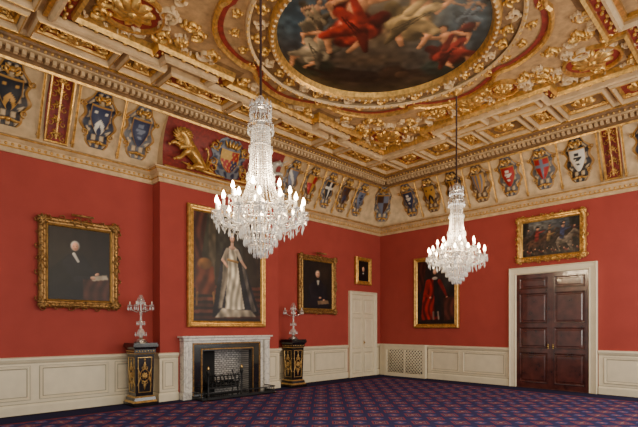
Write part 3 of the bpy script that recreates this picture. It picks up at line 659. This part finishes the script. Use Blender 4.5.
# ------------------------------------------------------------------ doors
def panel_raise(m,M,a0,a1,b0,b1,h,mi):
    m.sweep(M,rect(a0,a1,b0,b1),[(0,h),(.006,h+.018),(.02,h+.016),(.035,h-.006),(.05,h-.006),(.075,h+.010)],True,mi)
    vs=[M(a,b,h+.010) for a,b in rect(a0+.075,a1-.075,b0+.075,b1-.075)]; m.add(vs,[(0,1,2,3)],mi)
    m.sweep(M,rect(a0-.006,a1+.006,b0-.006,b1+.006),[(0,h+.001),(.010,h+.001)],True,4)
def door(name,M,a0,a1,top,aw,leafm,rows):
    m=MB()
    path=[(a1,0),(a1,top),(a0,top),(a0,0)]
    m.sweep(M,path,[(0,.0),(0,.09),(.02,.10),(.035,.075),(aw-.04,.06),(aw-.02,.075),(aw,.05),(aw,.0)],False,0,1)
    i0,i1,it=a0+aw,a1-aw,top-aw; mid=(i0+i1)/2
    m.boxm(M,i0,mid-.003,.01,it,.004,.030,1); m.boxm(M,mid+.003,i1,.01,it,.004,.030,1)
    m.boxm(M,mid-.025,mid+.025,.01,it,.03,.042,1)
    for (l0,l1) in ((i0,mid),(mid,i1)):
        mg=.085 if leafm is MAHOG else .07
        for (r0,r1) in rows: panel_raise(m,M,l0+mg,l1-mg,it*r0,it*r1,.032,1)
    ky=1.12
    for g in (-1,1):
        if leafm is MAHOG or g>0:
            m.boxm(M,mid+g*.06-.015,mid+g*.06+.015,ky-.06,ky+.06,.03,.04,2)
            m.dome(M,mid+g*.06,ky,.03,.045,2,.045,10); m.tube([M(mid+g*.06,ky,.04),M(mid+g*.06,ky,.055)],.012,2)
    m.boxm(M,i0,i1,.0,.012,.0,.06,1)
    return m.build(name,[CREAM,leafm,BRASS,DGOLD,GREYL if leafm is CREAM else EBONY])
door('door_1',Lw,-1.66,-.28,2.80,.12,CREAM,[(.05,.30),(.35,.72),(.77,.95)])
door('door_2',Rw,4.52,6.66,3.23,.19,MAHOG,[(.05,.31),(.35,.53),(.57,.83),(.87,.965)])
# ------------------------------------------------------------------ radiator grille
m=MB(); a0,a1=.30,1.90
m.boxm(Rw,.065,a0,.0,1.06,.0,.10,0)
m.boxm(Rw,a0,a1,.02,.98,.005,.03,1)
m.sweep(Rw,rect(a0,a1,.0,1.0),[(0,0),(0,.15),(.10,.15),(.115,.13),(.115,.03)],True,0)
m.boxm(Rw,a0-.02,a1+.02,1.0,1.06,0,.19,0)
m.boxm(Rw,(a0+a1)/2-.02,(a0+a1)/2+.02,.1,.9,.1,.145,0)
u0,u1,v0,v1=a0+.11,a1-.11,.11,.89
for g in (1,-1):
    c=-1.2
    while c<3.2:
        pts=[]
        cc=c
        for a in (u0,u1):
            b=v0+g*(a-u0)+cc
            if v0<=b<=v1: pts.append((a,b))
        for b in (v0,v1):
            a=u0+g*(b-v0-cc)
            if u0<a<u1: pts.append((a,b))
        if len(pts)>=2:
            (x0,y0),(x1,y1)=pts[0],pts[1]
            if math.hypot(x1-x0,y1-y0)>.03: m.relief(Rw,[(x0,y0),((x0+x1)/2,(y0+y1)/2),(x1,y1)],[.016]*3,.014,0,.12 if g>0 else .108)
        c+=.11
m.build('radiator_grille_cover',[CREAM,GAP])
# ------------------------------------------------------------------ fireplace
E=bpy.data.objects.new('fireplace',None); sc.collection.objects.link(E)
Fp=lambda a,b,h:(FX+a,-.35-h,b)
m=MB()
for g in (-1,1):
    s=sorted((g*1.04,g*1.20)); m.boxm(Fp,s[0],s[1],0,1.30,0,.20,0)
    s2=sorted((g*1.02,g*1.225)); m.boxm(Fp,s2[0],s2[1],0,.16,0,.225,0)
    m.sweep(Fp,rect(s[0]+.03,s[1]-.03,.22,1.22),[(0,.20),(0,.212),(.012,.216),(.025,.20)],True,0)
m.boxm(Fp,-1.21,1.21,1.31,1.375,0,.21,0)
m.boxm(Fp,-1.26,1.26,1.38,1.42,0,.26,0)
m.build('mantelpiece',[WMARB],parent=E,bevel=.006)
m=MB()
for g in (-1,1):
    s=sorted((g*.68,g*1.04)); m.boxm(Fp,s[0],s[1],0,1.31,0,.12,0)
    s=sorted((g*.96,g*1.035)); m.boxm(Fp,s[0],s[1],0,1.305,.12,.135,2)
m.boxm(Fp,-.68,.68,1.07,1.31,0,.12,0); m.boxm(Fp,-.96,.96,1.26,1.305,.12,.135,2)
m.sweep(Fp,[(.94,0),(.94,1.25),(-.94,1.25),(-.94,0)],[(0,.12),(0,.14),(.02,.14),(.03,.12)],False,1,1)
m.sweep(Fp,[(.71,0),(.71,1.10),(-.71,1.10),(-.71,0)],[(0,.12),(0,.14),(-.02,.14),(-.03,.12)],False,1,1)
m.build('marble_slips',[BLACKM,DGOLD,WMARB],parent=E)
m=MB()
m.boxm(Fp,-.70,.70,0,1.07,-.345,-.335,0)
for g in (-1,1): 
    s=sorted((g*.68,g*.699)); m.boxm(Fp,s[0],s[1],0,1.07,-.335,.0,0)
m.boxm(Fp,-.7,.7,0,.012,-.335,.12,1); m.boxm(Fp,-.70,-.10,.02,1.07,-.334,-.325,1)
m.build('firebox',[BRK,SOOT],parent=E)
m=MB()
m.boxm(Fp,-.5,.35,.16,.20,-.26,.04,0)
for k in range(9): x=-.5+.106*k; m.tube([Fp(x,.18,.04),Fp(x,.30,.07),Fp(x,.46,.055)],.013,0)
for z in (.24,.35,.46): m.tube([Fp(-.5,z,.05),Fp(-.07,z,.08),Fp(.35,z,.05)],.014,0)
for k in range(8): m.scroll(Fp,-.40+.106*k,.50,.04,pi/2,1 if k%2 else -1,0,.02,.045,1.2,False,10)
for xx in (-.54,.39):
    m.lathe([(.045,0),(.05,.03),(.025,.06),(.03,.18),(.018,.25),(.03,.36),(.02,.45),(.035,.52),(.045,.56),(.03,.61),(.008,.66),(0,.68)],FX+xx,-.46,12,0)
    m.lathe([(.0,.60),(.03,.62),(.036,.65),(.02,.69),(0,.72)],FX+xx,-.46,12,1)
    m.tube([Fp(xx*.9,.16,.04),Fp(xx*.9,.3,-.1),Fp(xx*.9,.55,-.24)],.012,0)
for xx in (-.48,.33):
    m.tube([Fp(xx,0,-.2),Fp(xx,.18,-.2)],.014,0); m.tube([Fp(xx,0,.03),Fp(xx,.18,.03)],.014,0)
for k in range(34): 
    x=-.44+.024*k; m.bead(FX+x,-.35-.02*math.sin(k*2.1)+.08*(k%3)*.6,.26+.04*math.cos(k*3),.06,.05,2)
m.build('fire_basket',[IRON,BRASS,SOOT],parent=E)
m=MB()
fp=[(FX-1.0,-.58),(FX-1.0,-.98),(FX-.9,-1.05),(FX+.9,-1.05),(FX+1.0,-.98),(FX+1.0,-.58)]
m.box(FX-1.02,FX+1.02,-1.06,-.56,.0,.03,2)
m.sweep(ID,fp,[(0,.03),(.0,.07),(-.02,.08),(-.02,.03)],False,0,1)
m.sweep(ID,fp,[(0,.16),(.0,.18),(-.025,.18),(-.025,.16)],False,0,1)
for i in range(len(fp)-1):
    x0,y0=fp[i];x1,y1=fp[i+1];L=math.hypot(x1-x0,y1-y0);k=max(1,int(L/.05))
    for j in range(k): t=j/k; m.tube([(x0+(x1-x0)*t,y0+(y1-y0)*t,.05),(x0+(x1-x0)*t,y0+(y1-y0)*t,.17)],.006,0,4)
m.build('fender',[IRON,BRASS,BLACKM],parent=E)
# ------------------------------------------------------------------ crystal helpers
def chain(m,pts,sp=.028,r=.011,mi=0):
    P=np.array(pts,float); sg=np.linalg.norm(np.diff(P,axis=0),axis=1); cu=np.concatenate([[0],np.cumsum(sg)]); n=max(2,int(cu[-1]/sp))
    for i in range(n):
        q=[np.interp(cu[-1]*(i+.5)/n,cu,P[:,k]) for k in range(3)]; m.bead(q[0],q[1],q[2],r,sp*.52,mi)
def drop(m,x,y,z,L=.08,r=.013,mi=0):
    m.bead(x,y,z-.012,r*.6,.012,mi); m.add([(x+r,y,z-L*.7),(x,y+r,z-L*.7),(x-r,y,z-L*.7),(x,y-r,z-L*.7),(x,y,z-.02),(x,y,z-L)],
              [(0,1,4),(1,2,4),(2,3,4),(3,0,4),(1,0,5),(2,1,5),(3,2,5),(0,3,5)],mi)
def ringdrops(m,r,z,n,L,rr=.013,off=0):
    for i in range(n): a=2*pi*(i+off)/n; drop(m,r*math.cos(a),r*math.sin(a),z,L,rr,0)
def ring(m,r,z,t=.01,mi=1): m.tube([(r*math.cos(2*pi*i/32),r*math.sin(2*pi*i/32),z) for i in range(33)],t,mi,6)
def bulb(m,x,y,z,s=1):
    m.lathe([(.0,z),(.012*s,z+.01*s),(.017*s,z+.025*s),(.010*s,z+.05*s),(.002,z+.07*s)],x,y,8,2)
def pan(m,x,y,z,s=1):
    m.lathe([(.008*s,z-.03*s),(.02*s,z-.01*s),(.055*s,z+.01*s),(.06*s,z+.02*s),(.03*s,z+.012*s),(.016*s,z+.02*s)],x,y,10,0,False)
    m.lathe([(.015*s,z+.01*s),(.015*s,z+.10*s),(0,z+.10*s)],x,y,8,3)
m=MB(); pc=lambda r,a,z:(r*math.cos(a),r*math.sin(a),z)
m.tube([(0,0,6.44),(0,0,5.5),(0,0,4.50)],.017,4,6)
m.lathe([(0,6.40),(.03,6.40),(.07,6.44),(.12,6.47),(.14,6.5)],0,0,20,5)
m.lathe([(0,4.62),(.02,4.60),(.05,4.56),(.03,4.50),(.015,4.47),(.05,4.45),(.13,4.44),(.13,4.42),(.02,4.41)],0,0,16,1)
for k in range(12):
    a=2*pi*k/12; chain(m,[pc(.02,a,4.60),pc(.07,a,4.52),pc(.14,a,4.43)],.022,.009)
    m.leaf(lambda aa,b,h:(math.cos(a)*(.13+h)-math.sin(a)*aa,math.sin(a)*(.13+h)+math.cos(a)*aa,b),0,4.43,pi/2,.1,.02,.02,0,0,0,4)
ring(m,.14,4.43); ringdrops(m,.14,4.42,22,.10); 
m.lathe([(.02,4.42),(.04,4.3),(.06,4.24),(.03,4.2),(.03,4.1),(.03,3.7),(.05,3.4),(.03,3.3),(.10,3.2),(.14,3.15),(.05,3.1)],0,0,12,1)
ring(m,.165,4.22); ringdrops(m,.165,4.21,26,.11)
for k in range(14): a=2*pi*k/14; chain(m,[pc(.135,a,4.42),pc(.12,a,4.32),pc(.165,a,4.22)],.024,.009)
for k in range(26):
    a=2*pi*k/26; chain(m,[pc(.11,a,4.2),pc(.125,a,3.95),pc(.14,a,3.7),pc(.165,a,3.48),pc(.22,a,3.30),pc(.33,a,3.14)],.030,.0125)
ring(m,.128,3.95,.008); ringdrops(m,.15,3.95,20,.09); ring(m,.155,3.6,.008); ringdrops(m,.18,3.6,24,.10)
ring(m,.34,3.13,.014); ringdrops(m,.345,3.12,44,.14,.015)
for (r,z,n,L) in ((.31,3.02,38,.15),(.27,2.90,34,.15),(.215,2.79,28,.14),(.15,2.69,20,.13),(.09,2.61,14,.11)):
    ring(m,r,z,.008); ringdrops(m,r,z,n,L,.016)
for k in range(24): a=2*pi*k/24; chain(m,[pc(.34,a,3.12),pc(.31,a,3.0),pc(.25,a,2.84),pc(.15,a,2.69),pc(.06,a,2.58)],.03,.012)
m.lathe([(.01,2.62),(.035,2.58),(.045,2.55),(.03,2.52),(0,2.49)],0,0,8,0,False)
NA=14
for k in range(NA):
    a=2*pi*k/NA; R=.56
    P=[pc(r,a,z) for r,z in ((.14,3.02),(.24,2.93),(.34,2.90),(.44,2.92),(.53,2.98),(R,3.04))]
    m.tube(P,.012,0,5); x,y,_=pc(R,a,0); pan(m,x,y,3.05,1.1); bulb(m,x,y,3.165,1.5)
    for j in range(7): b=2*pi*j/7; drop(m,x+.06*math.cos(b),y+.06*math.sin(b),3.06,.10,.012)
    drop(m,x,y,2.99,.16,.017); drop(m,*pc(.40,a,2.90),.14,.014); drop(m,*pc(.48,a,2.94),.12,.013)
    x2,y2,_=pc(R,a+2*pi/NA,0); P2=[(x+(x2-x)*t,y+(y2-y)*t,3.04-.14*(1-(2*t-1)**2)) for t in np.linspace(0,1,7)]; chain(m,P2,.026,.010)
    chain(m,[(x,y,3.06),pc(.42,a,3.0),pc(.34,a,3.10)],.026,.009)
    if k%2==0:
        a2=a+pi/NA; R2=.38; m.tube([pc(r,a2,z) for r,z in ((.12,3.22),(.22,3.14),(.31,3.14),(R2,3.22))],.011,0,5)
        x,y,_=pc(R2,a2,0); pan(m,x,y,3.23,1.1); bulb(m,x,y,3.345,1.5)
        for j in range(6): b=2*pi*j/6; drop(m,x+.055*math.cos(b),y+.055*math.sin(b),3.24,.10,.012)
        chain(m,[(x,y,3.25),pc(.28,a2,3.24),pc(.20,a2,3.34),pc(.15,a2,3.6)],.026,.010)
ch=m.build('crystal_chandelier',[CRYS,SILVER,BULB,WAX,ROPE,GOLD],loc=(-9.03,-5.08,0))
c2=bpy.data.objects.new('crystal_chandelier.001',ch.data); c2.location=(-3.98,-5.08,0); sc.collection.objects.link(c2)
# ------------------------------------------------------------------ pedestals & candelabra
def pedestal(x,y):
    m=MB()
    m.frustum(0,0,0,.52,.07,.52,0); m.frustum(0,0,.07,.50,.11,.45,1); m.frustum(0,0,.11,.45,.17,.43,0); m.frustum(0,0,.17,.43,.20,.38,1)
    m.frustum(0,0,.20,.36,1.06,.40,0)
    m.frustum(0,0,1.06,.40,1.09,.44,1); m.frustum(0,0,1.09,.44,1.16,.44,0); m.frustum(0,0,1.16,.44,1.21,.51,0); m.frustum(0,0,1.21,.52,1.26,.52,0); m.frustum(0,0,1.26,.50,1.29,.50,2)
    for k in range(4):
        an=k*pi/2; c,s=math.cos(an),math.sin(an)
        def M(a,b,h,c=c,s=s):
            t=(b-.2)/.86; o=.18+.02*t+h; return (a*c+o*s,a*s-o*c,b)
        m.sweep(M,[(-.13,.27),(.13,.27),(.15,1.0),(-.15,1.0)],[(0,0),(0,.010),(.010,.012),(.016,0)],True,1)
        m.rosette(M,0,.62,.075,1,.03,8); m.sweep(M,[(.095*math.cos(i*pi/8),.62+.13*math.sin(i*pi/8)) for i in range(16)],[(-.008,0),(0,.012),(.008,0)],True,1)
        for g in (-1,1):
            m.scroll(M,g*.03,.84,.055,pi/2,g,1,.02,0,1.2); m.scroll(M,g*.03,.42,.05,-pi/2,-g,1,.02,0,1.2)
            m.leaf(M,g*.10,.60,pi/2,.2,.012,.02,1,-g*.3); m.leaf(M,g*.10,.60,-pi/2,.2,.012,.02,1,g*.3)
        m.dome(M,0,.95,.025,.02,1); m.leaf(M,0,.78,pi/2,.14,.02,.02,1,0); m.leaf(M,0,.46,-pi/2,.14,.02,.02,1,0)
        for j in range(7): m.dome(lambda a,b,h,c=c,s=s:(a*c+(.22+h)*s,a*s-(.22+h)*c,b),-.18+.06*j,1.125,.016,.012,1)
    m.build('gilt_mounted_pedestal',[EBONY,PGOLD,BLACKM],loc=(x,y,0))
def candelabra(x,y,z):
    m=MB()
    m.lathe([(0,0),(.14,0),(.145,.02),(.11,.04),(.065,.07),(.035,.11)],0,0,12,1,False)
    m.lathe([(.035,.11),(.055,.15),(.085,.20),(.07,.25),(.03,.30),(.025,.36),(.045,.42),(.025,.48),(.02,.56),(.035,.62),(.022,.68),(.018,.80),(.035,.84),(.022,.90),(.0,.99)],0,0,8,0,False)
    ring(m,.12,.06,.006); ringdrops(m,.11,.22,14,.09,.012); ringdrops(m,.08,.45,12,.09,.012); ring(m,.08,.45,.005)
    for k in range(4):
        a=2*pi*k/4-.78; R=.23; zz=.78
        m.tube([(r*math.cos(a),r*math.sin(a),h) for r,h in ((.02,.66),(.08,.64),(.17,.68),(R,zz-.02))],.011,1,6)
        px,py=R*math.cos(a),R*math.sin(a); pan(m,px,py,zz,.8)
        for j in range(7): b=2*pi*j/7; drop(m,px+.04*math.cos(b),py+.04*math.sin(b),zz,.11,.011)
        chain(m,[(px,py,zz),(.55*px,.55*py,.77),(.02,0,.94)],.022,.008)
    ringdrops(m,.07,.90,12,.11,.011); ring(m,.07,.90,.005)
    for k in range(8): a=2*pi*k/8; chain(m,[(.02*math.cos(a),.02*math.sin(a),1.0),(.07*math.cos(a),.07*math.sin(a),.90)],.02,.008)
    m.build('crystal_candelabra',[CRYS,SILVER,BULB,WAX],loc=(x,y,z))
for x in (-8.60,-4.36):
    pedestal(x,-.40); candelabra(x,-.40,1.292)
# ------------------------------------------------------------------ lights
w=bpy.data.worlds.new('world'); sc.world=w; w.use_nodes=True
bg=w.node_tree.nodes['Background']; bg.inputs[0].default_value=(1.0,.94,.85,1); bg.inputs[1].default_value=.70
def area(name,loc,rot,sx,sy,e,col):
    l=bpy.data.lights.new(name,'AREA'); l.shape='RECTANGLE'; l.size=sx; l.size_y=sy; l.energy=e; l.color=col
    o=bpy.data.objects.new(name,l); o.location=loc; o.rotation_euler=rot; sc.collection.objects.link(o)
for i,x in enumerate((-11,-7.5,-4,-1.2)):
    area('window_daylight',(x,-10.6,2.6),(pi/2,0,0),1.5,3.2,115,(1,.95,.88))
for x in (-9.03,-3.98):
    l=bpy.data.lights.new('chandelier_glow','POINT'); l.energy=185; l.color=(1,.79,.52); l.shadow_soft_size=.3
    o=bpy.data.objects.new('chandelier_glow',l); o.location=(x,-5.08,3.55); sc.collection.objects.link(o)
# ------------------------------------------------------------------ camera
cd=bpy.data.cameras.new('camera'); cam=bpy.data.objects.new('camera',cd); sc.collection.objects.link(cam)
cam.location=(-12.63,-9.82,1.6); cam.rotation_euler=(pi/2,0,math.atan2(.7132,.7009)-pi/2)
cd.sensor_width=36; cd.lens=456/638*36; cd.shift_y=(328-213.5)/638; cd.clip_start=.05; cd.clip_end=100
sc.camera=cam
